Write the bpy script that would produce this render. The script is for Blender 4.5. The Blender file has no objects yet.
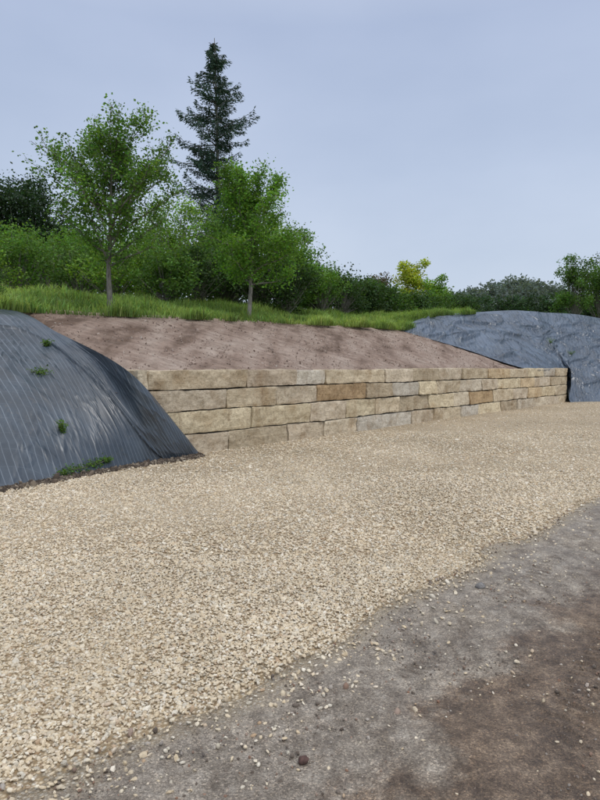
import bpy, math, numpy as np, random
from mathutils import Vector
rng=np.random.default_rng(7); random.seed(7)
scene=bpy.context.scene
scene.view_settings.view_transform='Standard'; scene.view_settings.look='None'; scene.view_settings.exposure=0

# ---------------------------------------------------------------- noise
def _h(i,j,k):
    n=(i*374761393+j*668265263+k*1274126177)&0xffffffff
    n=((n^(n>>13))*1274126177)&0xffffffff
    return ((n^(n>>16))&0xffff)/65535.0
def vnoise(P):
    P=np.asarray(P,float); F=np.floor(P).astype(np.int64); f=P-F; f=f*f*(3-2*f)
    r=0
    for a in (0,1):
        for b in (0,1):
            for c in (0,1):
                w=(f[...,0] if a else 1-f[...,0])*(f[...,1] if b else 1-f[...,1])*(f[...,2] if c else 1-f[...,2])
                r=r+w*_h(F[...,0]+a,F[...,1]+b,F[...,2]+c)
    return r*2-1
def fbm(P,o=4):
    P=np.asarray(P,float); r=0;a=1;t=0
    for i in range(o):
        r=r+a*vnoise(P+17.3*i); t+=a; a*=.5; P=P*2.03
    return r/t
def sm(x): x=np.clip(x,0,1); return x*x*(3-2*x)

# ---------------------------------------------------------------- node helpers
def mat(name):
    m=bpy.data.materials.new(name); m.use_nodes=True; nt=m.node_tree
    return m,nt,nt.nodes['Principled BSDF'],nt.nodes['Material Output']
def N(nt,t,**k):
    n=nt.nodes.new(t)
    for a,b in k.items():
        if a.startswith('i_'):
            key=a[2:]; key=int(key) if key.isdigit() else key.replace('_',' ')
            n.inputs[key].default_value=b
        else: setattr(n,a,b)
    return n
def ramp(nt,fac,stops,interp='LINEAR'):
    r=nt.nodes.new('ShaderNodeValToRGB'); e=r.color_ramp.elements; r.color_ramp.interpolation=interp
    while len(e)<len(stops): e.new(.5)
    for x,(p,c) in zip(e,stops):
        x.position=p; x.color=(c[0],c[1],c[2],1) if hasattr(c,'__len__') else (c,c,c,1)
    nt.links.new(fac,r.inputs[0]); return r.outputs[0]
def noise(nt,vec,scale,detail=5,rough=.6):
    n=N(nt,'ShaderNodeTexNoise',i_Scale=scale,i_Detail=min(detail,6),i_Roughness=rough)
    if vec is not None: nt.links.new(vec,n.inputs['Vector'])
    return n.outputs[0]
def mixc(nt,f,a,b,bt='MIX'):
    m=nt.nodes.new('ShaderNodeMix'); m.data_type='RGBA'; m.blend_type=bt
    for s,v in ((m.inputs[0],f),(m.inputs[6],a),(m.inputs[7],b)):
        if hasattr(v,'is_linked'): nt.links.new(v,s)
        else: s.default_value=v if not isinstance(v,tuple) or len(v)==4 else (*v,1)
    return m.outputs[2]
def math_(nt,op,a,b=0.):
    m=nt.nodes.new('ShaderNodeMath'); m.operation=op
    for s,v in ((m.inputs[0],a),(m.inputs[1],b)):
        if hasattr(v,'is_linked'): nt.links.new(v,s)
        else: s.default_value=v
    return m.outputs[0]
def bump(nt,h,strength,dist,prev=None):
    b=N(nt,'ShaderNodeBump',i_Strength=strength,i_Distance=dist); nt.links.new(h,b.inputs['Height'])
    if prev is not None: nt.links.new(prev,b.inputs['Normal'])
    return b.outputs[0]
def pos(nt): return nt.nodes.new('ShaderNodeNewGeometry').outputs['Position']
def mapping(nt,vec,scale,rot=(0,0,0)):
    m=N(nt,'ShaderNodeMapping'); m.inputs['Scale'].default_value=scale; m.inputs['Rotation'].default_value=rot
    nt.links.new(vec,m.inputs['Vector']); return m.outputs[0]

# ---------------------------------------------------------------- mesh helpers
def mesh_np(name,V,F,mats,smooth=False,matidx=None,col=None,uv=None,link=True):
    me=bpy.data.meshes.new(name); V=np.asarray(V,np.float32); F=np.asarray(F,np.int32)
    k=F.shape[1]; me.vertices.add(len(V)); me.vertices.foreach_set('co',V.ravel())
    me.loops.add(F.size); me.loops.foreach_set('vertex_index',F.ravel())
    me.polygons.add(len(F)); me.polygons.foreach_set('loop_start',np.arange(0,F.size,k,dtype=np.int32))
    try: me.polygons.foreach_set('loop_total',np.full(len(F),k,np.int32))
    except Exception: pass
    for m in mats: me.materials.append(m)
    if matidx is not None: me.polygons.foreach_set('material_index',np.asarray(matidx,np.int32))
    me.polygons.foreach_set('use_smooth',np.full(len(F),smooth,bool))
    if col is not None:
        a=me.color_attributes.new('Col','FLOAT_COLOR','POINT')
        c=np.ones((len(V),4),np.float32); c[:,:3]=col; a.data.foreach_set('color',c.ravel())
    if uv is not None:
        l=me.uv_layers.new(name='UVMap'); l.data.foreach_set('uv',np.asarray(uv,np.float32)[F.ravel()].ravel())
    me.update(calc_edges=True); me.validate()
    o=bpy.data.objects.new(name,me)
    if link: scene.collection.objects.link(o)
    return o
def grid_faces(n,m):
    i=np.arange(n-1)[:,None]*m+np.arange(m-1)[None]
    return np.stack([i,i+m,i+m+1,i+1],-1).reshape(-1,4)
def catmull(P,n):
    P=np.asarray(P,float); K=len(P); t=np.linspace(0,K-1,n); i=np.clip(np.floor(t).astype(int),0,K-2); f=(t-i)[:,None]
    g=lambda j:P[np.clip(j,0,K-1)]
    a,b,c,d=g(i-1),g(i),g(i+1),g(i+2)
    return .5*((2*b)+(-a+c)*f+(2*a-5*b+4*c-d)*f**2+(-a+3*b-3*c+d)*f**3)

# wall frame
O=np.array([-2.0,10.9]); D=np.array([.652,.758]); Nn=np.array([-.758,.652])
def US(u,s): u=np.asarray(u,float)[...,None]; s=np.asarray(s,float)[...,None]; return O+u*D+s*Nn

# ---------------------------------------------------------------- camera / light
cam=bpy.data.cameras.new('camera'); co=bpy.data.objects.new('camera',cam); scene.collection.objects.link(co)
co.location=(0,0,1.6); co.rotation_euler=(math.radians(90-3.15),0,0)
cam.sensor_fit='VERTICAL'; cam.sensor_height=36; cam.lens=27; cam.clip_end=3000; cam.clip_start=.05
scene.camera=co
w=bpy.data.worlds.new('World'); scene.world=w; w.use_nodes=True; nt=w.node_tree
bg=nt.nodes['Background']
tc=nt.nodes.new('ShaderNodeTexCoord'); sx=nt.nodes.new('ShaderNodeSeparateXYZ'); nt.links.new(tc.outputs['Generated'],sx.inputs[0])
skyc=ramp(nt,sx.outputs[2],[(0,(.66,.74,.85)),(.12,(.60,.69,.83)),(.30,(.515,.61,.79)),(.48,(.47,.56,.76)),(1,(1.35,1.38,1.45))])
cn=noise(nt,mapping(nt,tc.outputs['Generated'],(1.,1.,2.2)),1.7,5,.5)
skyc=mixc(nt,1.0,skyc,ramp(nt,cn,[(.3,(.86,.88,.91)),(.7,(1.09,1.07,1.05))]),'MULTIPLY')
sky=N(nt,'ShaderNodeTexSky',sky_type='NISHITA',sun_disc=False); sky.sun_elevation=math.radians(55); sky.sun_rotation=math.radians(200)
sk=mixc(nt,1.0,sky.outputs[0],(.08,.08,.08,1),'MULTIPLY')
nt.links.new(mixc(nt,.10,skyc,sk),bg.inputs[0]); bg.inputs[1].default_value=1.0
sun=bpy.data.lights.new('sun','SUN'); sun.energy=1.35; sun.angle=math.radians(28); sun.color=(1,.97,.93)
so=bpy.data.objects.new('sun',sun); scene.collection.objects.link(so)
so.rotation_euler=(math.radians(32),math.radians(8),math.radians(20))

# ---------------------------------------------------------------- materials
def leaf_mat(name,trans=.4):
    m,nt,p,out=mat(name); a=N(nt,'ShaderNodeAttribute',attribute_name='Col')
    nt.links.new(a.outputs['Color'],p.inputs['Base Color']); p.inputs['Roughness'].default_value=.55
    p.inputs['Specular IOR Level'].default_value=.3
    t=nt.nodes.new('ShaderNodeBsdfTranslucent'); nt.links.new(mixc(nt,1.,a.outputs['Color'],(1.4,1.35,.7,1),'MULTIPLY'),t.inputs[0])
    mx=nt.nodes.new('ShaderNodeMixShader'); mx.inputs[0].default_value=trans
    nt.links.new(p.outputs[0],mx.inputs[1]); nt.links.new(t.outputs[0],mx.inputs[2]); nt.links.new(mx.outputs[0],out.inputs[0])
    return m
M_leaf=leaf_mat('foliage'); M_needle=leaf_mat('conifer_needles',.12)
M_bark,nt,p,_=mat('bark')
nt.links.new(ramp(nt,noise(nt,mapping(nt,pos(nt),(1,1,.25)),22,6),[(.3,(.08,.07,.06)),(.7,(.30,.28,.24))]),p.inputs[0])
nt.links.new(bump(nt,noise(nt,mapping(nt,pos(nt),(1,1,.2)),40,5),.8,.02),p.inputs['Normal']); p.inputs['Roughness'].default_value=.9

def stone_palette(nt,rnd):
    return ramp(nt,rnd,[(0,(.73,.63,.47)),(.18,(.64,.54,.39)),(.34,(.80,.73,.59)),(.5,(.53,.45,.33)),(.62,(.70,.58,.40)),(.75,(.48,.44,.36)),(.88,(.84,.79,.68)),(1,(.45,.32,.20))])
M_peb,nt,p,_=mat('gravel_pebble')
oi=nt.nodes.new('ShaderNodeObjectInfo')
c=stone_palette(nt,oi.outputs['Random'])
c=mixc(nt,.5,c,ramp(nt,noise(nt,pos(nt),90,2),[(.3,(.64,.60,.53)),(.7,(1.14,1.12,1.1))]),'MULTIPLY')
c=mixc(nt,1.,c,ramp(nt,noise(nt,pos(nt),.5,4,.6),[(.3,(.86,.84,.80)),(.7,(1.08,1.07,1.05))]),'MULTIPLY')
nt.links.new(c,p.inputs[0]); p.inputs['Roughness'].default_value=.75

M_grav,nt,p,_=mat('gravel_bed')
P0=pos(nt)
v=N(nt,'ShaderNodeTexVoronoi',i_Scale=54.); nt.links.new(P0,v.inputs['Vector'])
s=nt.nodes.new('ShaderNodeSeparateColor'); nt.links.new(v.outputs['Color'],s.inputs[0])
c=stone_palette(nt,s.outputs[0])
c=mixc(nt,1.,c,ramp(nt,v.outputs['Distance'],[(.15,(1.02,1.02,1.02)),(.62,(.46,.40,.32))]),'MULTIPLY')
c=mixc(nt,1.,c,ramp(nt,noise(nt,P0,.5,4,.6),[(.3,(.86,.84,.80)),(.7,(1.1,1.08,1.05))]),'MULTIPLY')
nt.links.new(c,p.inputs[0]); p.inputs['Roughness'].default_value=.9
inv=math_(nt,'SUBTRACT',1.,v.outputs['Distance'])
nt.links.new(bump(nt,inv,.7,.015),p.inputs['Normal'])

# dirt: Col = (brown amount, track amount, grit amount)
M_dirt,nt,p,_=mat('compacted_dirt')
P0=pos(nt)
n1=noise(nt,P0,1.6,6,.7); n2=noise(nt,P0,9,6,.72); n5=noise(nt,mapping(nt,P0,(1,.3,1),(0,0,math.radians(45))),6,5,.7)
a=N(nt,'ShaderNodeAttribute',attribute_name='Col'); sp=nt.nodes.new('ShaderNodeSeparateColor'); nt.links.new(a.outputs['Color'],sp.inputs[0])
grey=ramp(nt,n2,[(.3,(.165,.138,.108)),(.5,(.275,.238,.195)),(.68,(.40,.36,.305))])
brown=ramp(nt,n2,[(.3,(.068,.046,.030)),(.5,(.155,.110,.074)),(.7,(.28,.212,.150))])
f=math_(nt,'ADD',sp.outputs[0],math_(nt,'MULTIPLY',math_(nt,'SUBTRACT',n1,.5),2.2))
c=mixc(nt,ramp(nt,f,[(.3,0.),(.6,1.)]),grey,brown)
c=mixc(nt,.85,c,ramp(nt,n5,[(.32,(.52,.47,.42)),(.5,(1,1,1)),(.7,(1.25,1.23,1.19))]),'MULTIPLY')
c=mixc(nt,math_(nt,'MULTIPLY',sp.outputs[1],.6),c,(.07,.049,.033,1))
vo=N(nt,'ShaderNodeTexVoronoi',i_Scale=150.); nt.links.new(P0,vo.inputs['Vector'])
sv_=nt.nodes.new('ShaderNodeSeparateColor'); nt.links.new(vo.outputs['Color'],sv_.inputs[0])
grit=ramp(nt,sv_.outputs[0],[(0,(.5,.46,.42)),(.5,(.92,.9,.87)),(.85,(1.25,1.23,1.18)),(1,(2.0,1.9,1.75))])
c=mixc(nt,.8,c,grit,'MULTIPLY')
fine=ramp(nt,math_(nt,'ADD',sp.outputs[2],math_(nt,'MULTIPLY',math_(nt,'SUBTRACT',n2,.5),1.2)),[(.4,0.),(.9,.85)])
vg=N(nt,'ShaderNodeTexVoronoi',i_Scale=75.); nt.links.new(P0,vg.inputs['Vector']); s2=nt.nodes.new('ShaderNodeSeparateColor'); nt.links.new(vg.outputs['Color'],s2.inputs[0])
gc=mixc(nt,1.,stone_palette(nt,s2.outputs[0]),ramp(nt,vg.outputs['Distance'],[(.1,(.9,.9,.9)),(.6,(.42,.38,.32))]),'MULTIPLY')
c=mixc(nt,fine,c,gc)
nt.links.new(c,p.inputs[0])
nt.links.new(ramp(nt,n1,[(.40,.85),(.56,.48)]),p.inputs['Roughness'])
b=bump(nt,n2,.8,.04); b=bump(nt,math_(nt,'MULTIPLY',vo.outputs['Distance'],-1.),.6,.006,b); nt.links.new(b,p.inputs['Normal'])

# soil
M_soil,nt,p,_=mat('bare_soil')
P0=pos(nt)
st=mapping(nt,P0,(1.,.16,1.),(0,0,math.radians(41)))
st2=mapping(nt,P0,(.2,1.,1.),(0,0,math.radians(41)))
n1=noise(nt,st,1.3,6,.6); n2=noise(nt,P0,7,6,.7); n3=noise(nt,P0,55,3,.7); n4=noise(nt,st2,5,5,.6)
c=ramp(nt,n1,[(.34,(.14,.092,.064)),(.48,(.29,.215,.17)),(.7,(.41,.335,.28))])
c=mixc(nt,.7,c,ramp(nt,n2,[(.3,(.6,.56,.52)),(.5,(1,1,1)),(.75,(1.25,1.23,1.2))]),'MULTIPLY')
c=mixc(nt,.65,c,ramp(nt,n4,[(.35,(.62,.57,.53)),(.6,(1.1,1.1,1.1))]),'MULTIPLY')
c=mixc(nt,.45,c,ramp(nt,n3,[(.35,(.65,.6,.57)),(.7,(1.35,1.33,1.3))]),'MULTIPLY')
nt.links.new(c,p.inputs[0]); p.inputs['Roughness'].default_value=.95
b=bump(nt,n2,.6,.07); b=bump(nt,n3,.5,.02,b); nt.links.new(b,p.inputs['Normal'])

M_gg,nt,p,_=mat('grass_ground')
P0=pos(nt)
nt.links.new(ramp(nt,noise(nt,P0,3,6,.7),[(.3,(.06,.09,.025)),(.6,(.14,.215,.05)),(.8,(.22,.28,.085))]),p.inputs[0]); p.inputs['Roughness'].default_value=.9
nt.links.new(bump(nt,noise(nt,P0,20,5),.8,.1),p.inputs['Normal'])

# fabric
def fabric(name,base,line,lw,spacing,rough,shear,lstr,bst,bsc):
    m,nt,p,_=mat(name)
    uvn=nt.nodes.new('ShaderNodeUVMap'); sx=nt.nodes.new('ShaderNodeSeparateXYZ'); nt.links.new(uvn.outputs[0],sx.inputs[0])
    def lines(o,sp,wd):
        fr=math_(nt,'FRACT',math_(nt,'DIVIDE',o,sp)); return math_(nt,'LESS_THAN',fr,wd/sp)
    l1=lines(math_(nt,'ADD',sx.outputs[0],math_(nt,'MULTIPLY',sx.outputs[1],shear)),spacing,lw)
    l2=math_(nt,'MULTIPLY',lines(sx.outputs[1],.30,.012),.25)
    f=math_(nt,'MAXIMUM',l1,l2)
    n=noise(nt,pos(nt),2.2,5,.6); nb=noise(nt,pos(nt),.7,4,.6)
    b0=ramp(nt,n,[(.3,tuple(x*.72 for x in base)),(.7,tuple(x*1.35 for x in base))])
    b0=mixc(nt,.8,b0,ramp(nt,nb,[(.35,(.62,.62,.62)),(.65,(1.35,1.35,1.35))]),'MULTIPLY')
    f=math_(nt,'MULTIPLY',f,ramp(nt,noise(nt,pos(nt),1.4,3),[(.3,.35*lstr),(.7,lstr)]))
    c=mixc(nt,f,b0,(*line,1))
    dn=noise(nt,pos(nt),5,6,.75)
    c=mixc(nt,ramp(nt,dn,[(.60,0.),(.8,.4)]),c,(.24,.20,.16,1))
    nt.links.new(c,p.inputs[0])
    nt.links.new(ramp(nt,n,[(.3,rough-.08),(.7,rough+.12)]),p.inputs['Roughness'])
    nz=noise(nt,mapping(nt,uvn.outputs[0],(1.,.6,1)),bsc,3,.5)
    rid=math_(nt,'ABSOLUTE',math_(nt,'SUBTRACT',nz,.5))
    b=bump(nt,math_(nt,'MINIMUM',rid,.07),bst,.35)
    nt.links.new(b,p.inputs['Normal']); p.inputs['Specular IOR Level'].default_value=.75
    return m
M_fabL=fabric('weed_fabric_dark',(.036,.050,.066),(.19,.225,.26),.014,.125,.36,-.25,.75,.35,2.2)
M_fabR=fabric('weed_fabric_sky_sheen',(.060,.082,.112),(.22,.27,.32),.022,.22,.30,.1,.6,1.0,1.7)  # same fabric as the left; sky sheen put into a lighter base colour

# ---------------------------------------------------------------- ground
g=mesh_np('ground',[(-1500,-600,-.12),(1500,-600,-.12),(1500,2500,-.12),(-1500,2500,-.12)],[(0,1,2,3)],[M_gg])
bx=np.array([-6,-3,-1.05,-.25,.18,1.15,3.6,12,30]); by=np.array([-2.5,.62,2.28,2.98,3.5,4.62,7.3,14.8,29.])
def ybound(x): return np.interp(x,bx,by)
def inside(x,y):
    return (y-ybound(x))*.72 + .28*fbm(np.stack([x*1.3,y*1.3,0*x],-1),5)
gx=np.linspace(-14,40,520); gy=np.linspace(-6,30.,360)
X,Y=np.meshgrid(gx,gy,indexing='ij'); Z=.012*fbm(np.stack([X*.6,Y*.6,0*X],-1),3)-.07*sm((-inside(X,Y)-.12)/.25)
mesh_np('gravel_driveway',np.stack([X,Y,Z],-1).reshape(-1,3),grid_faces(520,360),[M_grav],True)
px_=np.concatenate([np.linspace(-5,-1.5,50)[:-1],np.linspace(-1.5,4.8,820)[:-1],np.linspace(4.8,16,200)])
off=np.concatenate([np.linspace(-.9,0,60)[:-1],np.linspace(0,4.3,520)[:-1],np.linspace(4.3,9,70)])
X=np.repeat(px_[:,None],len(off),1); Y=ybound(X)-off[None]
ins=inside(X,Y)
h=.016*sm(-ins/.25)-.014*sm(.5+ins/.3)
h=h+(.014*fbm(np.stack([X*5,Y*5,0*X],-1),4)+.022*fbm(np.stack([X*1.2,Y*1.2,0*X],-1),3))*sm(-ins/.3)
dd=np.array([.66,.75]); q=X*dd[0]+Y*dd[1]; r=-X*dd[1]+Y*dd[0]
rr=r+.05*np.sin(q*.8)+.02*fbm(np.stack([X*3,Y*3,0*X],-1),2)
trk=0*X; tmask=0*X
for c0,wd in ((1.60,.10),(.88,.13),(.30,.14),(.02,.12)):
    inn=sm((wd-np.abs(rr-c0))/.05)
    tread=sm(.5+1.0*np.sin(q*2*math.pi/.075+np.abs(rr-c0)*24+1.2*fbm(np.stack([X*4,Y*4,0*X],-1),2)))
    vis=sm(.30+fbm(np.stack([X*1.5,Y*1.5,3+c0+0*X],-1),4)*2.2)*(.65+.35*vnoise(np.stack([X*11,Y*11,0*X],-1)))
    trk+=inn*(-.013+.012*tread)*vis; tmask+=inn*vis*(1-.8*tread)
h=h+trk*sm((-ins-.15)/.35)
brn=sm((-ins-.35)/1.4)
col=np.stack([brn,np.clip(tmask,0,1)*sm((-ins-.15)/.3),sm(1-(-ins)/.5)],-1).reshape(-1,3)
mesh_np('dirt_path',np.stack([X,Y,h],-1).reshape(-1,3),grid_faces(len(px_),len(off))[:,::-1],[M_dirt],True,col=col)

# ---------------------------------------------------------------- pebbles scatter
def ico(name,sub,matr,seed,flat=.6):
    import bmesh
    bm=bmesh.new(); bmesh.ops.create_icosphere(bm,subdivisions=sub,radius=1)
    for v in bm.verts:
        c=np.array(v.co); n=vnoise(np.array([c*1.3+seed*9.1]))[0]*.42; v.co=Vector(c*(1+n))*1.0; v.co.z*=flat; v.co.x*=1.2
    me=bpy.data.meshes.new(name); bm.to_mesh(me); bm.free(); me.materials.append(matr)
    for f in me.polygons: f.use_smooth=(seed%3==0)
    return bpy.data.objects.new(name,me)
def scatter(name,P,S,R,protos):
    colx=bpy.data.collections.new(name+'_pieces')
    for o in protos: colx.objects.link(o)
    me=bpy.data.meshes.new(name); me.vertices.add(len(P)); me.vertices.foreach_set('co',np.asarray(P,np.float32).ravel())
    for nm,dat in (('scl',S),('rot',R)):
        a=me.attributes.new(nm,'FLOAT_VECTOR','POINT'); a.data.foreach_set('vector',np.asarray(dat,np.float32).ravel())
    o=bpy.data.objects.new(name,me); scene.collection.objects.link(o)
    ng=bpy.data.node_groups.new(name,'GeometryNodeTree')
    ng.interface.new_socket('Geometry',in_out='INPUT',socket_type='NodeSocketGeometry'); ng.interface.new_socket('Geometry',in_out='OUTPUT',socket_type='NodeSocketGeometry')
    gi=ng.nodes.new('NodeGroupInput'); go=ng.nodes.new('NodeGroupOutput'); ip=ng.nodes.new('GeometryNodeInstanceOnPoints')
    ci=ng.nodes.new('GeometryNodeCollectionInfo'); ci.inputs[0].default_value=colx; ci.inputs['Separate Children'].default_value=True; ci.inputs['Reset Children'].default_value=True
    ip.inputs['Pick Instance'].default_value=True
    ng.links.new(gi.outputs[0],ip.inputs['Points']); ng.links.new(ci.outputs[0],ip.inputs['Instance'])
    for nm,sk_ in (('scl','Scale'),('rot','Rotation')):
        na=ng.nodes.new('GeometryNodeInputNamedAttribute'); na.data_type='FLOAT_VECTOR'; na.inputs['Name'].default_value=nm
        ng.links.new(na.outputs[0],ip.inputs[sk_])
    ng.links.new(ip.outputs[0],go.inputs[0])
    md=o.modifiers.new('scatter','NODES'); md.node_group=ng
    return o
def wedge(n,y0,y1,spread):
    y=np.sqrt(rng.uniform(y0**2,y1**2,n)); x=rng.uniform(-spread,spread,n)*y; return x,y
PX=[];PY=[];PS=[]
for y0,y1,dens,sz in ((1.2,5,4700,.0080),(5,9,1700,.0100),(9,15,460,.0122),(15,27,70,.014)):
    area=.66*(y1**2-y0**2); n=int(area*dens); x,y=wedge(n,y0,y1,.66)
    PX.append(x);PY.append(y);PS.append(sz*rng.lognormal(0,.30,n))
x=np.concatenate(PX);y=np.concatenate(PY);sc=np.concatenate(PS)
ins=inside(x,y); clu=fbm(np.stack([x*4,y*4,5+0*x],-1),3)
keep=rng.random(len(x))<np.where(ins>0,1,np.exp(ins/.20)*.75*np.clip(1+clu*1.6,0,2))*np.clip(.6+ins/.35,.4,1)+.006
s_=(x-O[0])*Nn[0]+(y-O[1])*Nn[1]; u_=(x-O[0])*D[0]+(y-O[1])*D[1]
keep&=(s_<-.02)|(u_>22); keep&=~((u_<0)&(s_>-.15)); keep&=y<27.3
x,y,sc=x[keep],y[keep],sc[keep]; n=len(x)
S=np.stack([sc*rng.uniform(.8,1.3,n),sc*rng.uniform(.7,1.1,n),sc*rng.uniform(.6,1,n)],-1)
R=np.stack([rng.normal(0,.4,n),rng.normal(0,.4,n),rng.uniform(0,6.28,n)],-1)
z=.003+rng.uniform(0,.006,n)+np.where(inside(x,y)<0,.012,0)
scatter('gravel',np.stack([x,y,z],-1),S,R,[ico('pebble_%d'%i,1,M_peb,i,.7) for i in range(8)])
print('pebbles',n)
M_st,nt,p,_=mat('dirt_stone'); oi=nt.nodes.new('ShaderNodeObjectInfo')
nt.links.new(ramp(nt,oi.outputs['Random'],[(0,(.11,.085,.065)),(.4,(.22,.18,.145)),(.6,(.25,.14,.09)),(.8,(.44,.39,.33)),(1,(.12,.10,.085))]),p.inputs[0]); p.inputs['Roughness'].default_value=.9
x,y=wedge(90000,1.2,10,.66); ins=inside(x,y); k=ins<-.02; x,y=x[k],y[k]; n=len(x)
cl=fbm(np.stack([x*2,y*2,0*x],-1),3); k=rng.random(n)<.4+cl*1.4; x,y=x[k],y[k]; n=len(x)
sc=.0032*rng.lognormal(0,.55,n); sc=np.clip(sc,.0015,.018)
scatter('dirt_path_stones',np.stack([x,y,.010+rng.uniform(0,.008,n)],-1),np.stack([sc,sc*.9,sc],-1),rng.uniform(0,6.28,(n,3)),[ico('stone_%d'%i,1,M_st,i+20,.8) for i in range(4)])
def mat_solid(n_,c_):
    m,nt,p,_=mat(n_+'_m'); nt.links.new(ramp(nt,noise(nt,pos(nt),60,6),[(.3,tuple(v*.6 for v in c_)),(.7,tuple(v*1.4 for v in c_))]),p.inputs[0]); p.inputs['Roughness'].default_value=.9; return m
def rock(name,x,y,z,r,colr,seed):
    o=ico(name,3,mat_solid(name,colr),seed,.75); o.scale=(r,r,r); o.location=(x,y,z); scene.collection.objects.link(o)
rock('rock',.012,2.33,.025,.020,(.09,.05,.04),3)
rock('rock',1.30,4.25,.02,.03,(.2,.19,.18),6)

# ---------------------------------------------------------------- soil bank
def soil_z(u,s):
    zc=np.interp(u,[-2,7,15,20],[2.82,3.0,3.15,3.15]); r=np.clip((s-.3)/3.9,0,1)
    return 1.50+(zc-1.5)*(r*.92+.08*np.sin(r*math.pi/2))
uu=np.linspace(-1.40,19.5,420); sv=np.linspace(.18,4.6,110)
U,Sg=np.meshgrid(uu,sv,indexing='ij'); XY=US(U,Sg); Z=soil_z(U,Sg)
Pn=np.concatenate([XY,Z[...,None]],-1)
Z=Z+.035*fbm(Pn*1.7,4)+.03*fbm(np.stack([U*1.2,Sg*6,0*U],-1),3)-.10*sm((.45-Sg)/.25)
Z=Z-.10*sm((XY[...,1]-24.05)/.6)*sm((XY[...,0]-4.0)/.6)
Z=Z-.22*sm((-1.0-U)/.35)
Vs=np.concatenate([XY,Z[...,None]],-1).reshape(-1,3)
mesh_np('soil_bank',Vs,grid_faces(420,110),[M_soil],True)
n=6000; u=rng.uniform(-1.1,16,n); s=rng.uniform(.3,4.2,n); xy=US(u,s); k=xy[:,1]<24.; u,s,xy=u[k],s[k],xy[k]; n=len(u)
sc=np.clip(.009*rng.lognormal(0,.5,n),.004,.03)
M_cl,nt,p,_=mat('soil_clod'); oi=nt.nodes.new('ShaderNodeObjectInfo')
nt.links.new(ramp(nt,oi.outputs['Random'],[(0,(.15,.10,.075)),(.5,(.28,.21,.17)),(.9,(.40,.32,.27)),(1,(.5,.44,.37))]),p.inputs[0]); p.inputs['Roughness'].default_value=.95
scatter('soil_clods',np.concatenate([xy,(soil_z(u,s)+rng.uniform(-.02,.02,n))[:,None]],-1),np.stack([sc*1.5,sc,sc*.8],-1),rng.uniform(0,6.28,(n,3)),[ico('clod_%d'%i,1,M_cl,i+40,.8) for i in range(4)])

# ---------------------------------------------------------------- fabric lofts
def loft(name,T,C,B,nq,nr,matr,amp,seed,seam=None,ra=.55):
    T=catmull(T,nq);C=catmull(C,nq);B=catmull(B,nq); r=np.linspace(0,1,nr)[None,:,None]
    P=T[:,None]*(1-r)**2+2*r*(1-r)*C[:,None]+B[:,None]*r**2
    dq=np.gradient(P,axis=0); dr=np.gradient(P,axis=1); Nm=np.cross(dq,dr); Nm/=np.linalg.norm(Nm,axis=-1,keepdims=True)+1e-9
    if Nm[...,2].mean()<0: Nm=-Nm
    mid=(T+C*2+B)/4; L=np.concatenate([[0],np.cumsum(np.linalg.norm(np.diff(mid,axis=0),axis=1))])
    lr=np.concatenate([np.zeros((nq,1)),np.cumsum(np.linalg.norm(np.diff(P,axis=1),axis=2),axis=1)],1)
    Uq=np.repeat(L[:,None],nr,1)
    a=fbm(np.stack([Uq*1.6+seed,lr*.45,0*lr],-1),3)
    wx=Uq+.5*fbm(np.stack([Uq*.7,lr*.7,2+0*lr],-1),2)
    ridg=np.clip(1-np.abs(fbm(np.stack([wx*.6+lr*.35+seed*3,lr*.9,1+0*lr],-1),2))*6,0,1)**1.5
    ridg2=np.clip(1-np.abs(fbm(np.stack([wx*1.5-lr*.5+seed*5,lr*1.2,7+0*lr],-1),2))*7,0,1)**1.5*.5
    b=fbm(P*.55+seed,2)
    dsp=amp*(.3*a+ra*(ridg+ridg2)+.9*b)
    if seam is not None:
        lin=lr-seam-.25*fbm(np.stack([Uq*.5,0*lr,0*lr],-1),2); dsp=dsp+.035*np.exp(-np.abs(lin)/.05)*(lin<0)+.015*(lin<0)
    edge=np.minimum(r[...,0]*6,1)*np.minimum((1-r[...,0])*9+.02,1)
    P=P+Nm*(dsp*edge)[...,None]
    mesh_np(name,P.reshape(-1,3),grid_faces(nq,nr),[matr],True,uv=np.stack([Uq,lr],-1).reshape(-1,2))
    return P,B
T=[(-17,.5,3.0),(-12,6,3.0),(-8,10.3,2.85),(-6.05,12.3,2.80),(-4.45,11.15,2.22),(-2.88,9.84,1.58),(-2.3,10.36,.80),(-1.88,10.88,.03)]
B=[(-11,-2,-.02),(-7,3.2,-.02),(-4.7,6.5,-.02),(-3.6,8.3,-.02),(-2.85,9.5,-.02),(-2.3,10.15,-.02),(-2.0,10.55,-.02),(-1.84,10.84,-.02)]
C=[(-13,-1.5,2.2),(-9,4.2,2.2),(-6.0,8.2,2.1),(-4.45,10.0,2.1),(-3.3,9.85,1.70),(-2.65,9.85,.90),(-2.15,10.36,.42),(-1.84,10.85,.02)]
PL,BL=loft('weed_control_fabric',T,C,B,560,170,M_fabL,.07,3.,1.75,.28)
T=[(4.3,24.7,3.3),(6,27.5,3.95),(8.5,30,4.30),(11,31.5,4.55),(12.3,32.5,4.6),(13.0,33.0,4.62),(13.5,33.5,4.62),(16,35,4.65),(20,36.5,4.35),(28,37,4.1),(45,36,4.0)]
B=[(4.0,24.05,3.05),(6.4,24.0,2.36),(9.1,24.05,1.52),(11.95,27.35,1.53),(12.28,27.28,1.50),(12.30,27.22,.8),(12.34,27.2,-.02),(14.2,27.8,-.02),(18,28.3,-.02),(27,27.5,-.02),(42,25,-.02)]
C=[tuple((np.array(a)+np.array(b))/2+np.array([0,-.1,.12])) for a,b in zip(T,B)]
PR,_=loft('weed_control_fabric',T,C,B,620,220,M_fabR,.13,11.,2.6,ra=1.0)
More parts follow.
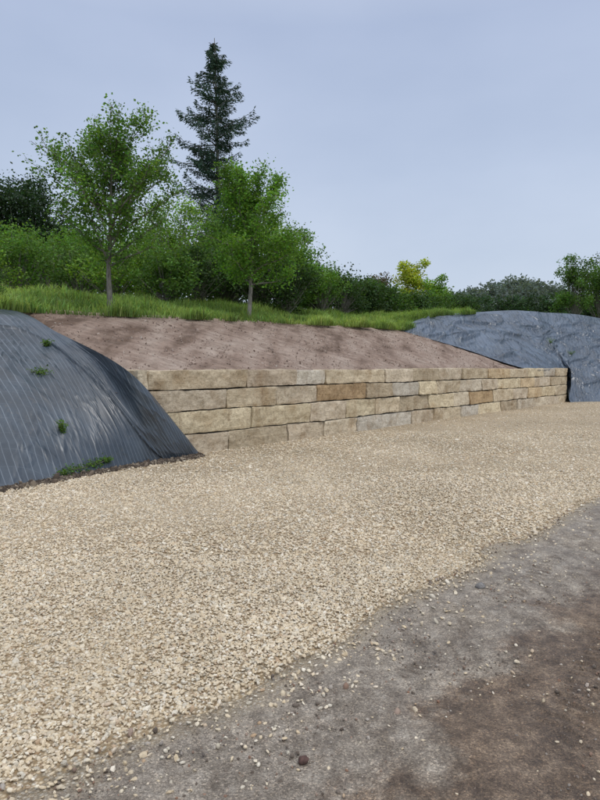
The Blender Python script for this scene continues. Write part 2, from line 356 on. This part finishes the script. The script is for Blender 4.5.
n=5000; i=rng.integers(120,555,n); e=BL[i,:2]+np.array([.5,-.6])[None]*(rng.random(n)**2*.28)[:,None]+rng.normal(0,.03,(n,2))
M_dk,nt,p,_=mat('dark_earth'); oi=nt.nodes.new('ShaderNodeObjectInfo')
nt.links.new(ramp(nt,oi.outputs['Random'],[(0,(.04,.03,.022)),(.7,(.12,.09,.065)),(1,(.28,.23,.17))]),p.inputs[0]); p.inputs['Roughness'].default_value=.95
sc=.011*rng.lognormal(0,.5,n); scatter('earth_debris',np.concatenate([e,np.full((n,1),.012)],-1),np.stack([sc*1.6,sc,sc],-1),rng.uniform(0,6.28,(n,3)),[ico('crumb_%d'%k,1,M_dk,k+60,.8) for k in range(3)])

# ---------------------------------------------------------------- grass field
near=np.array([(-34,-20,3),(-25,-8,3),(-17,.5,3.0),(-12,6,3),(-8,10.3,2.83),(-6.15,12.45,2.74),(-3.3,15.8,2.86),(-.62,18.95,2.96),(2,21.9,3.05),(4.5,25.0,3.15),(6,27.6,3.87),(8.5,30.1,4.22),(11,31.6,4.45),(13.5,33.6,4.54),(16,35.1,4.57),(20,36.6,4.27),(28,37.1,4.0),(45,36.1,3.9),(90,30,3.9)])
rise=np.array([1,1,1,1,1,1,1,1.05,1.15,1.0,.4,.2,.1,0,0,0,0,0,0])
nd=np.array([(-.758,.652)]*8+[(-.7,.7),(-.55,.83),(-.4,.9),(-.25,.97),(-.1,1),(0,1),(0,1),(0,1),(.1,1),(.3,1),(.5,1)])
NC=catmull(near,300); RC=catmull(rise[:,None],300)[:,0]; ND=catmull(nd,300)
Ds=np.concatenate([np.arange(0,8,.35),[9,11,14,18,24,32,45,70,100,130]])
P=NC[:,None,:2]+ND[:,None]*Ds[None,:,None]
Z=NC[:,None,2]+RC[:,None]*sm(Ds/6)[None]-NC[:,None,2]*1.04*sm((Ds-70)/60)[None]
Z=Z+.06*fbm(np.stack([P[...,0],P[...,1],0*Z],-1)*.7,3)*np.minimum(Ds,1)
mesh_np('grass_field',np.concatenate([P,Z[...,None]],-1).reshape(-1,3),grid_faces(300,len(Ds)),[M_gg],True)
def fz(x,y):
    x=np.atleast_1d(np.asarray(x,float));y=np.atleast_1d(np.asarray(y,float)); out=np.zeros(len(x))
    for a in range(0,len(x),4000):
        d=np.hypot(x[a:a+4000,None]-NC[None,:,0],y[a:a+4000,None]-NC[None,:,1]); i=d.argmin(1); dm=d.min(1)
        out[a:a+4000]=NC[i,2]+RC[i]*sm(dm/6)
    return out

# ---------------------------------------------------------------- foliage generators
class Fol:
    def __init__(s): s.V=[];s.C=[]
    def add(s,P,size,col,up=0.3,aspect=.6,droop=None):
        n=len(P)
        a=rng.normal(size=(n,3)); a[:,2]*=.6
        if droop is not None: a=a*.5+droop
        a/=np.linalg.norm(a,axis=1,keepdims=True)
        b=rng.normal(size=(n,3)); b=np.cross(a,b); b/=np.linalg.norm(b,axis=1,keepdims=True)+1e-9
        nrm=np.cross(a,b)
        sz=(np.ones(n)*size*rng.uniform(.6,1.3,n))[:,None]
        v0=P; v1=P+a*sz*.5+b*sz*.5*aspect+nrm*sz*.08; v2=P+a*sz; v3=P+a*sz*.5-b*sz*.5*aspect+nrm*sz*.08
        s.V.append(np.stack([v0,v1,v2,v3],1).reshape(-1,3)); s.C.append(np.repeat(col,4,0))
    def get(s): return np.concatenate(s.V),np.concatenate(s.C)
def tubes(segs,sides=6):
    segs=np.array(segs); n=len(segs); p0=segs[:,0:3];p1=segs[:,3:6];r0=segs[:,6];r1=segs[:,7]
    d=p1-p0; d/=np.linalg.norm(d,axis=1,keepdims=True)+1e-9
    ref=np.where(np.abs(d[:,2:3])>.9,np.array([[1.,0,0]]),np.array([[0,0,1.]])); a=np.cross(d,ref); a/=np.linalg.norm(a,axis=1,keepdims=True); b=np.cross(d,a)
    t=np.arange(sides)*2*math.pi/sides
    ring=a[:,None]*np.cos(t)[None,:,None]+b[:,None]*np.sin(t)[None,:,None]
    V=np.concatenate([p0[:,None]+ring*r0[:,None,None],p1[:,None]+ring*r1[:,None,None]],1).reshape(-1,3)
    i=np.arange(sides); j=(i+1)%sides
    f=np.stack([i,j,j+sides,i+sides],-1)[None]+(np.arange(n)*2*sides)[:,None,None]
    return V,f.reshape(-1,4)
def build(name,segs,fol,mleaf=M_leaf,loc=(0,0,0),zfit=None):
    V1,F1=tubes(segs); V2,C2=fol.get(); F2=np.arange(len(V2)).reshape(-1,4)+len(V1)
    if zfit: k=zfit/np.percentile(V2[:,2],99.8); V1=V1*[1,1,k]; V2=V2*[1,1,k]
    o=mesh_np(name,np.concatenate([V1,V2]),np.concatenate([F1,F2]),[M_bark,mleaf],False,np.concatenate([np.zeros(len(F1)),np.ones(len(F2))]),np.concatenate([np.full((len(V1),3),.1),C2]))
    o.location=loc; return o
def unit(v): return v/(np.linalg.norm(v)+1e-9)
def colvar(n,base,v=.25,hue=.12):
    b=np.array(base)[None]*np.clip(rng.normal(1,v,(n,1)),.35,1.9); b=b*(1+rng.normal(0,hue,(n,3))*np.array([1,.3,1])); return np.clip(b,.004,1)

def orchard_tree(name,loc,H,trunkH,R,base,leaf,nlimb=16,ntw=5,nleaf=26,seed=1,r0=.085,prof=None,els=(.45,.75,1.1),spread=.10):
    global rng; sv_=rng; rng=np.random.default_rng(seed)
    segs=[];fol=Fol()
    def walk(p,d,L,r,n,rend,trop,wob):
        pts=[p]
        for i in range(n):
            d=unit(d+rng.normal(0,wob,3)+np.array([0,0,trop])); q=p+d*L/n
            a=r+(rend-r)*i/n; b=r+(rend-r)*(i+1)/n; segs.append([*p,*q,a,b]); p=q; pts.append(p)
        return pts,d
    tr,_=walk(np.zeros(3),np.array([.03,0,1.]),H*.85,r0,14,.012,.12,.07)
    tr=np.array(tr)
    for k in range(nlimb):
        f=trunkH/H+(.95-trunkH/H)*((k+.5)/nlimb)
        t=min(f*14,13.9); i=int(t); p=tr[i]+(tr[i+1]-tr[i])*(t-i)
        hh=(f-trunkH/H)/(1-trunkH/H); env=np.interp(hh,[0,.15,.4,.65,.85,1],prof or [.80,1.,1.,.75,.45,.22])*R
        az=k*2.4+rng.normal(0,.4); el=np.interp(hh,[0,.5,1],els)+rng.normal(0,.1)
        L=env/max(math.cos(el),.6)*rng.uniform(.75,1.12)
        d=np.array([math.cos(az)*math.cos(el),math.sin(az)*math.cos(el),math.sin(el)])
        lp,ld=walk(p,d,L,r0*.38*(1-hh*.6),7,.006,.03,.12); lp=np.array(lp)
        lb=rng.normal(1,.13)
        for j in range(ntw+int(L*6)):
            t=rng.uniform(.15,1.)*6.99; i2=int(t); q=lp[i2]+(lp[i2+1]-lp[i2])*(t-i2)
            dd_=unit(ld*.4+rng.normal(0,.7,3)+np.array([0,0,.18])); l2=rng.uniform(.25,.7)*R*.46
            tp,_=walk(q,dd_,l2,.007,3,.003,.04,.2); tp=np.array(tp)
            m=int(nleaf*rng.uniform(.4,1.4)); t3=rng.uniform(.1,3,m)*.999; i3=t3.astype(int)
            pp=tp[i3]+(tp[i3+1]-tp[i3])*(t3-i3)[:,None]+rng.normal(0,spread,(m,3))
            fol.add(pp,leaf,colvar(m,np.array(base)*lb*rng.normal(1,.16),.22),aspect=.66)
    o=build(name,segs,fol,loc=loc,zfit=H); rng=sv_; return o

def bush_into(fol,segs,c,R,h,base,leaf,nl,clumps=26):
    cc=np.array([c[0],c[1],c[2]+h*.52]); rad=np.array([R,R,h*.5])
    for k in range(clumps):
        d=rng.normal(size=3); d=unit(d); d[2]=d[2] if d[2]>-.6 else -d[2]
        p=cc+d*rad*rng.uniform(.35,.98); cr=R*rng.uniform(.16,.36)
        segs.append([c[0],c[1],c[2]+h*.12,*(p),.02*R+.01,.006])
        m=int(nl/clumps*rng.uniform(.6,1.4)); v=rng.normal(size=(m,3)); v/=np.linalg.norm(v,axis=1,keepdims=True); v*=(rng.random(m)**.45)[:,None]*np.array([1.1,1.1,1.0])
        v*=np.where(rng.random((m,1))<.12,1.35,1.)
        pp=p+v*cr*1.25
        shade=(.72+.4*np.clip((v[:,2:3]+1)/2,0,1))*np.clip(rng.normal(1,.22),.55,1.6)  # clump undersides darker, shade put into leaf colour; clump tone also random
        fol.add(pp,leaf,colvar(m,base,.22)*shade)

def spruce(name,loc,H,R,seed):
    global rng; sv_=rng; rng=np.random.default_rng(seed); segs=[];fol=Fol()
    n=24
    for i in range(n):
        a=i/n; b=(i+1)/n; segs.append([0.15*math.sin(a*3),0,a*H,0.15*math.sin(b*3),0,b*H,.2*(1-a)+.02,.2*(1-b)+.02])
    z=H*.12
    while z<H*.985:
        f=z/H; Lm=R*np.interp(f,[0,.3,.55,.7,.82,.92,1],[1.1,1.05,1.,.86,.56,.27,.03])
        whl=rng.uniform(.7,1.1)
        for k in range(rng.integers(4,7)):
            az=rng.uniform(0,6.28); L=whl*Lm*rng.choice([rng.uniform(.4,.75),rng.uniform(.85,1.25)]); m=max(4,int(L*4)); 
            t=np.linspace(0,1,m+1); droop=.05+.32*(1-f)
            rr_=t*L; zz=z+.20*rr_-droop*L*t**1.5*.9+.28*L*t**4*.8
            pts=np.stack([np.cos(az)*rr_,np.sin(az)*rr_,zz],-1)+rng.normal(0,.03,(m+1,3))
            for i in range(m): segs.append([*pts[i],*pts[i+1],.03*(1-t[i])+.006,.03*(1-t[i+1])+.006])
            q=int(72*L+8); tt_=rng.uniform(.06,1,q)*m*.999; i3=tt_.astype(int)
            pp=pts[i3]+(pts[i3+1]-pts[i3])*(tt_-i3)[:,None]
            side=np.array([-math.sin(az),math.cos(az),0]); wv=(1-tt_/m)*.42*min(L,1.6)+.05
            pp=pp+side*(rng.uniform(-1,1,q)*wv)[:,None]+np.array([0,0,-1])*(rng.random(q)**2*.28)[:,None]
            fol.add(pp,.20,colvar(q,np.array([.034,.075,.046])*rng.normal(1,.22),.25),aspect=.28,droop=np.array([math.cos(az)*.8,math.sin(az)*.8,-.3]))
        z+=rng.uniform(.22,.42)*(1 if f<.85 else .7)
    o=build(name,segs,fol,M_needle,loc); rng=sv_; return o
def at(x,y,sink=.12): return (x,y,float(fz(x,y)[0])-sink)

# ---------------------------------------------------------------- vegetation placement
orchard_tree('young_deciduous_tree',at(-4.87,15.5),4.95,1.55,1.8,(.12,.235,.04),.075,nlimb=32,ntw=8,nleaf=38,seed=4,r0=.08,spread=.085,els=(.5,.75,1.1))
orchard_tree('young_deciduous_tree',at(-1.64,19.3),5.1,1.6,1.6,(.15,.30,.042),.088,nlimb=32,ntw=8,nleaf=40,seed=12,r0=.085,prof=[.85,1.,1.,.85,.6,.3],spread=.11,els=(.4,.7,1.05))
spruce('spruce_tree',(-5.0,36,3.6),17.1,2.75,5)

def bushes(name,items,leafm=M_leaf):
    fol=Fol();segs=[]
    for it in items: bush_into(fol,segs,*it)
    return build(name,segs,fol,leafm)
G1=(.090,.175,.033);G2=(.13,.255,.042);G3=(.05,.10,.025);G4=(.18,.315,.047);YG=(.40,.46,.045)
def bpt(b,y,topz,base,Rw,leaf,nl,cl=26,zs=None):
    x=b*y; z0=float(fz(x,y)[0])-.3 if zs is None else zs
    return ((x,y,z0),Rw,topz-z0,base,leaf,nl,cl)
def single(name,*a,**k): return bushes(name,[bpt(*a,**k)])
DK=(.035,.070,.028)
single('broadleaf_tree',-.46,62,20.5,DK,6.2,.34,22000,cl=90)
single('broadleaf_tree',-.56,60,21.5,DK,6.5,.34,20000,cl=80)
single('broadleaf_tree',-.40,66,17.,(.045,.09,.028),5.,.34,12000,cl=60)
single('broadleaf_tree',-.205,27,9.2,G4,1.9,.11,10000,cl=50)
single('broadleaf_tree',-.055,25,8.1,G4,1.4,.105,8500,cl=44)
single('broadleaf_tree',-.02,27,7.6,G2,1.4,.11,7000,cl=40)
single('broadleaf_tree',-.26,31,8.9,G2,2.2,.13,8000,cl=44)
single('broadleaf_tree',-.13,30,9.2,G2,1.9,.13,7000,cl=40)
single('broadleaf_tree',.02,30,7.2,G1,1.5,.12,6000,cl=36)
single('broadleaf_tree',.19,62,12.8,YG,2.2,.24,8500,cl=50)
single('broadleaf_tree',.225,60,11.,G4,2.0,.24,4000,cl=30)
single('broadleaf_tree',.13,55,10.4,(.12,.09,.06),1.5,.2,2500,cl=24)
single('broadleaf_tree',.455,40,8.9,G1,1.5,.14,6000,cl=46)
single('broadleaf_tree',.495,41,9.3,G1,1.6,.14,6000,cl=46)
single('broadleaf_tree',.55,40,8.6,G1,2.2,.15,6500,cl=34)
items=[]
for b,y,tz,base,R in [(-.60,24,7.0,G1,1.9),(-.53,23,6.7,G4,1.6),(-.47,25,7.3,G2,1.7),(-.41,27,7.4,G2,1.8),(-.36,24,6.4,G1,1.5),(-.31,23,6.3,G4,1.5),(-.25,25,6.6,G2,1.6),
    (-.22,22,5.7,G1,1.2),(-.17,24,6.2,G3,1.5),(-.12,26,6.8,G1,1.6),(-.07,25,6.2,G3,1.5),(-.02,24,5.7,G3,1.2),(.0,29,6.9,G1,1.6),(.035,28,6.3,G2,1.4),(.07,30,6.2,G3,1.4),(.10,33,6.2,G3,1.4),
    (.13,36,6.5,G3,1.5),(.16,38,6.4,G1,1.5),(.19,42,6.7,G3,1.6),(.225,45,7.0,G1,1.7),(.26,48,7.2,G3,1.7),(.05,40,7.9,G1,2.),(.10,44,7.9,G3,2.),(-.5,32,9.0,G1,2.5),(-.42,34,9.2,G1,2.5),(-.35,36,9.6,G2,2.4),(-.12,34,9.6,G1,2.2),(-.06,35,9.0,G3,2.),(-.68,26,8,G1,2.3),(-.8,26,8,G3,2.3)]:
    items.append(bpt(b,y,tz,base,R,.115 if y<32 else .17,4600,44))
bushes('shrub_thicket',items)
items=[]
for i in range(30):
    b=.25+i*.0150; items.append(bpt(b,62+rng.uniform(-4,4),8.5+rng.uniform(-.6,.7),(.045,.09,.035),1.7,.26,1500,22))
bushes('distant_hedge',items)

# hill
M_hill,nt,p,_=mat('wooded_hill'); nt.links.new(ramp(nt,noise(nt,pos(nt),.12,6,.7),[(.3,(.11,.14,.14)),(.7,(.17,.20,.18))]),p.inputs[0]); p.inputs['Roughness'].default_value=1  # distance haze put into the hill's bluish-grey base colour
def hillz(x,y): return 33*np.exp(-(np.abs((x-106)/52))**3)*np.exp(-((y-300)/55)**2)*(1+.04*np.sin(x*.13)) +12*np.exp(-((y-330)/60)**2)
hx=np.linspace(-250,420,140); hy=np.linspace(150,520,60); X,Y=np.meshgrid(hx,hy,indexing='ij'); Z=hillz(X,Y)-3
mesh_np('hill',np.stack([X,Y,Z],-1).reshape(-1,3),grid_faces(140,60),[M_hill],True)
fol=Fol(); segs=[]
for i in range(1700):
    x=rng.uniform(-60,230); y=rng.uniform(225,315); z=float(hillz(x,y))-3; r=rng.uniform(1.8,3.4); m=55
    v=rng.normal(size=(m,3)); v/=np.linalg.norm(v,axis=1,keepdims=True)
    P_=np.array([x,y,z+r*.8])+v*np.array([r,r,r*rng.uniform(1.,1.6)])*(rng.random(m)**.5)[:,None]
    fol.add(P_,1.4,colvar(m,np.array([.13,.17,.15])*rng.normal(1,.18),.12,.05)); segs.append([x,y,z-1,x,y,z+r,.3,.1])  # leaf colour greyed, aerial haze painted in
build('distant_trees',segs,fol)

# ---------------------------------------------------------------- grass blades
def blades(name,P,hgt,base,wd=.012,lean=.35,tipc=1.4):
    n=len(P); az=rng.uniform(0,6.28,n); d=np.stack([np.cos(az),np.sin(az),0*az],-1); sd=np.stack([-np.sin(az+.7),np.cos(az+.7),0*az],-1)
    h=(hgt*rng.uniform(.5,1.25,n))[:,None]; l=(rng.normal(0,1,n)*lean)[:,None]; up=np.array([0,0,1.])
    w_=wd*rng.uniform(.6,1.4,n)[:,None]
    a=P-sd*w_;b=P+sd*w_; m1=P+up*h*.6+d*l*h*.35; c=m1+sd*w_*.7; dd_=m1-sd*w_*.7; t=P+up*h*(1-.25*np.abs(l))+d*l*h
    V=np.stack([a,b,c,dd_,t,t+sd*.001],1).reshape(-1,3); k=np.arange(n)[:,None]*6
    F=np.concatenate([k+np.array([[0,1,2,3]]),k+np.array([[3,2,5,4]])])
    cb=colvar(n,base,.25)
    pt=fbm(P*.6,3)[:,None]; cb=cb*(1+.5*pt)*np.array([1,1,1])+np.clip(pt,0,1)*np.array([.16,.11,.05])
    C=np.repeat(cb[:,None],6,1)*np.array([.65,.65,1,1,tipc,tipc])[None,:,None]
    return mesh_np(name,V,F,[M_leaf],False,None,C.reshape(-1,3))
n=110000; lo,hi=300*3.2/18,300*11/18
q=rng.uniform(lo,hi,n); qi=q.astype(int); f=(q-qi)[:,None]
dd_=rng.random(n)**1.5*9-.4
base=NC[qi]+(NC[np.minimum(qi+1,299)]-NC[qi])*f; pp=base[:,:2]+ND[qi]*dd_[:,None]
cl=fbm(np.concatenate([pp*1.2,np.zeros((n,1))],-1),3); k=rng.random(n)<.6+cl*1.5; k|=dd_>1.5; pp,dd_,cl,base,qi=pp[k],dd_[k],cl[k],base[k],qi[k]
z=base[:,2]+RC[qi]*sm(dd_/6)-.02
blades('tall_grass',np.concatenate([pp,z[:,None]],-1),np.clip(.24+.35*cl,.08,.55),(.20,.305,.075),.012,.5)
def weed(loc,r,seed,h=.2,n=260):
    fol=Fol();segs=[]
    for k in range(9):
        az=rng.uniform(0,6.28); e=np.array([math.cos(az)*r*rng.uniform(.3,1),math.sin(az)*r*rng.uniform(.3,1),h*rng.uniform(.4,1)]); segs.append([0,0,0,*e,.005,.002])
        t=rng.random(n//9)[:,None]; fol.add(t*e+rng.normal(0,r*.14,(n//9,3)),.035,colvar(n//9,(.11,.21,.035),.3))
    return build('weed_plant',segs,fol,loc=loc)
def onfab(P,b,zrel):
    Q=P.reshape(-1,3); e=(Q[:,0]/Q[:,1]-b)**2+((Q[:,2]-1.6)/Q[:,1]-zrel)**2; e[Q[:,1]<1]=9; return tuple(Q[e.argmin()])
for b,zr,r,h in ((-.43,-.010,.24,.06),(-.42,.035,.10,.10),(-.397,-.108,.10,.2),(-.375,-.172,.26,.07),(-.345,-.165,.24,.07),(-.40,-.178,.24,.06),(-.325,-.158,.14,.05)):
    weed(onfab(PL,b,zr),r,1,h)
for b,zr in ((.417,.04),(.45,.02)): weed(onfab(PR,b,zr),.22,1,.25)
fol=Fol();segs=[]; bush_into(fol,segs,(-6.75,12.9,2.65),.5,1.2,(.09,.17,.04),.05,4500,26); build('shrub',segs,fol)

# ---------------------------------------------------------------- retaining wall
M_wall,nt,p,_=mat('sandstone')
a=N(nt,'ShaderNodeAttribute',attribute_name='Col'); P0=pos(nt)
n1=noise(nt,P0,1.9,6,.65); n2=noise(nt,P0,14,6,.72); n3=noise(nt,mapping(nt,P0,(3,3,.5)),2.4,5,.6); n4=noise(nt,mapping(nt,P0,(.6,.6,6)),3,4,.6)
c=mixc(nt,.9,a.outputs['Color'],ramp(nt,n1,[(.3,(.76,.66,.55)),(.5,(1,.98,.95)),(.70,(1.2,1.18,1.14))]),'MULTIPLY')
c=mixc(nt,.75,c,ramp(nt,n2,[(.3,(.55,.50,.44)),(.52,(1.05,1.04,1.01)),(.75,(1.24,1.23,1.2))]),'MULTIPLY')
c=mixc(nt,ramp(nt,n3,[(.58,0.),(.74,.5)]),c,(.30,.19,.10,1))
c=mixc(nt,.3,c,ramp(nt,n4,[(.35,(.68,.64,.58)),(.65,(1.15,1.13,1.1))]),'MULTIPLY')
nt.links.new(c,p.inputs[0]); p.inputs['Roughness'].default_value=.9
b=bump(nt,n2,1.,.05); b=bump(nt,n4,.4,.03,b); nt.links.new(b,p.inputs['Normal'])
M_jnt,nt,p,_=mat('dark_joint'); nt.links.new(ramp(nt,noise(nt,pos(nt),20,4),[(.3,(.02,.015,.012)),(.7,(.06,.045,.033))]),p.inputs[0]); p.inputs['Roughness'].default_value=1  # near-black backing box behind the blocks, seen through their gaps
def block_mesh(u0,u1,z0,z1,s0,depth,seed,zo):
    L=u1-u0;H=z1-z0; nu=max(6,int(L/.035)); nz=max(8,int(H/.03)); ns=6
    Vs=[];Fs=[];off=0
    def face(fn,a,b):
        nonlocal off
        A,Bb=np.meshgrid(np.linspace(0,1,a),np.linspace(0,1,b),indexing='ij'); P=fn(A,Bb); Vs.append(P.reshape(-1,3)); Fs.append(grid_faces(a,b)+off); off+=a*b
    face(lambda A,B_:np.stack([u0+A*L,0*A,z0+B_*H],-1),nu,nz)
    face(lambda A,B_:np.stack([u0+A*L,B_*depth,z1+0*A],-1),nu,ns)
    face(lambda A,B_:np.stack([u0+0*A,B_*depth,z0+A*H],-1),nz,ns)
    face(lambda A,B_:np.stack([u1+0*A,B_*depth,z0+A*H],-1),nz,ns)
    face(lambda A,B_:np.stack([u0+A*L,depth+0*A,z0+B_*H],-1),nu,4)
    V=np.concatenate(Vs); F=np.concatenate(Fs)
    c=np.array([(u0+u1)/2,depth/2,(z0+z1)/2]); hw=np.array([L/2,depth/2,H/2])
    loc=V-c; rr_=.020+.020*np.clip(vnoise(V*6+seed),-.6,1); inn=np.clip(loc,-(hw-rr_[:,None]),hw-rr_[:,None]); dl=loc-inn; ln=np.linalg.norm(dl,axis=1,keepdims=True)
    loc=np.where(ln>1e-6,inn+dl/np.maximum(ln,1e-6)*rr_[:,None],loc); V=c+loc
    nz3=np.stack([fbm(V*3.5+seed,4),fbm(V*3.5+seed+50,5),fbm(V*4.5+seed+90,4)],-1)
    V=V+nz3*np.array([.024,.070,.016])
    V[:,1]+=s0+(V[:,0]-c[0])*rng.normal(0,.012)+(V[:,2]-c[2])*rng.normal(0,.04)
    V[:,0]+=(V[:,2]-c[2])*rng.normal(0,.05)
    V[:,2]+=zo(V[:,0],V[:,2])+(V[:,0]-c[0])*rng.normal(0,.003)
    xy=US(V[:,0],V[:,1]); return np.concatenate([xy,V[:,2:3]],-1),F
joints=[[-1.08,-.85,1.5,3.0,4.03,5.15,6.61,8.0,9.6,11.2,13.2,15.1,17.0,18.8,20.3,21.75],
        [-.98,.93,2.33,3.70,5.67,6.9,8.3,9.4,11.0,12.6,14.0,16.2,17.6,19.6,21.8],
        [-.72,1.58,3.42,4.78,6.1,7.27,8.9,10.5,11.6,13.6,15.3,16.9,18.4,20.1,21.75],
        [-.42,.93,2.64,3.9,5.2,6.3,7.9,9.2,11.0,12.3,14.2,15.8,17.5,19.2,20.5,21.8]]
zl=[1.555,1.195,.80,.365,-.12]
def zo(u,z):
    lev=np.interp(z,[-.1,.365,.80,1.205,1.5],[0,1,1,1,.3])
    ph=np.interp(z,[0,1.5],[0,6]); return lev*.007*(np.sin(u*.8+ph)+.8*np.sin(u*1.9+ph*2))
pal=[(.67,.58,.43),(.72,.64,.50),(.61,.53,.41),(.56,.48,.35),(.73,.64,.46),(.64,.56,.44),(.52,.44,.32),(.66,.53,.35),(.64,.60,.52),(.70,.63,.51)]
AV=[];AF=[];AC=[];off=0
for ci,js in enumerate(joints):
    for k in range(len(js)-1):
        g1=rng.uniform(.005,.016)
        zt=zl[ci]+(rng.uniform(-.025,.015) if ci==0 else rng.uniform(-.014,.0))
        V,F=block_mesh(js[k]+g1,js[k+1]-g1,zl[ci+1]+.005,zt-.005,ci*-.02+.04+rng.uniform(-.03,.03),.42,rng.uniform(0,90),zo)
        c=np.array(pal[rng.integers(len(pal))])*rng.uniform(.9,1.08)
        if ci==1 and k==3: c=np.array((.48,.35,.21))
        if ci==2 and k in (8,): c=np.array((.50,.37,.22))
        if ci==0 and k==1: c=np.array((.63,.54,.40))
        if ci==0 and k==2: c=np.array((.51,.43,.33))
        AV.append(V);AF.append(F+off);AC.append(np.repeat(c[None],len(V),0)); off+=len(V)
root=bpy.data.objects.new('retaining_wall',None); scene.collection.objects.link(root)
o=mesh_np('stone_blocks',np.concatenate(AV),np.concatenate(AF),[M_wall],True,col=np.concatenate(AC)); o.parent=root
q_=US(np.array([-.8,21.7,21.7,-.8]),np.array([.15,.15,.38,.38])); Vb=[(*p_,-.1) for p_ in q_]+[(*p_,1.40) for p_ in q_]
o=mesh_np('joint_backing',Vb,[(0,1,5,4),(1,2,6,5),(2,3,7,6),(3,0,4,7),(4,5,6,7)],[M_jnt]); o.parent=root
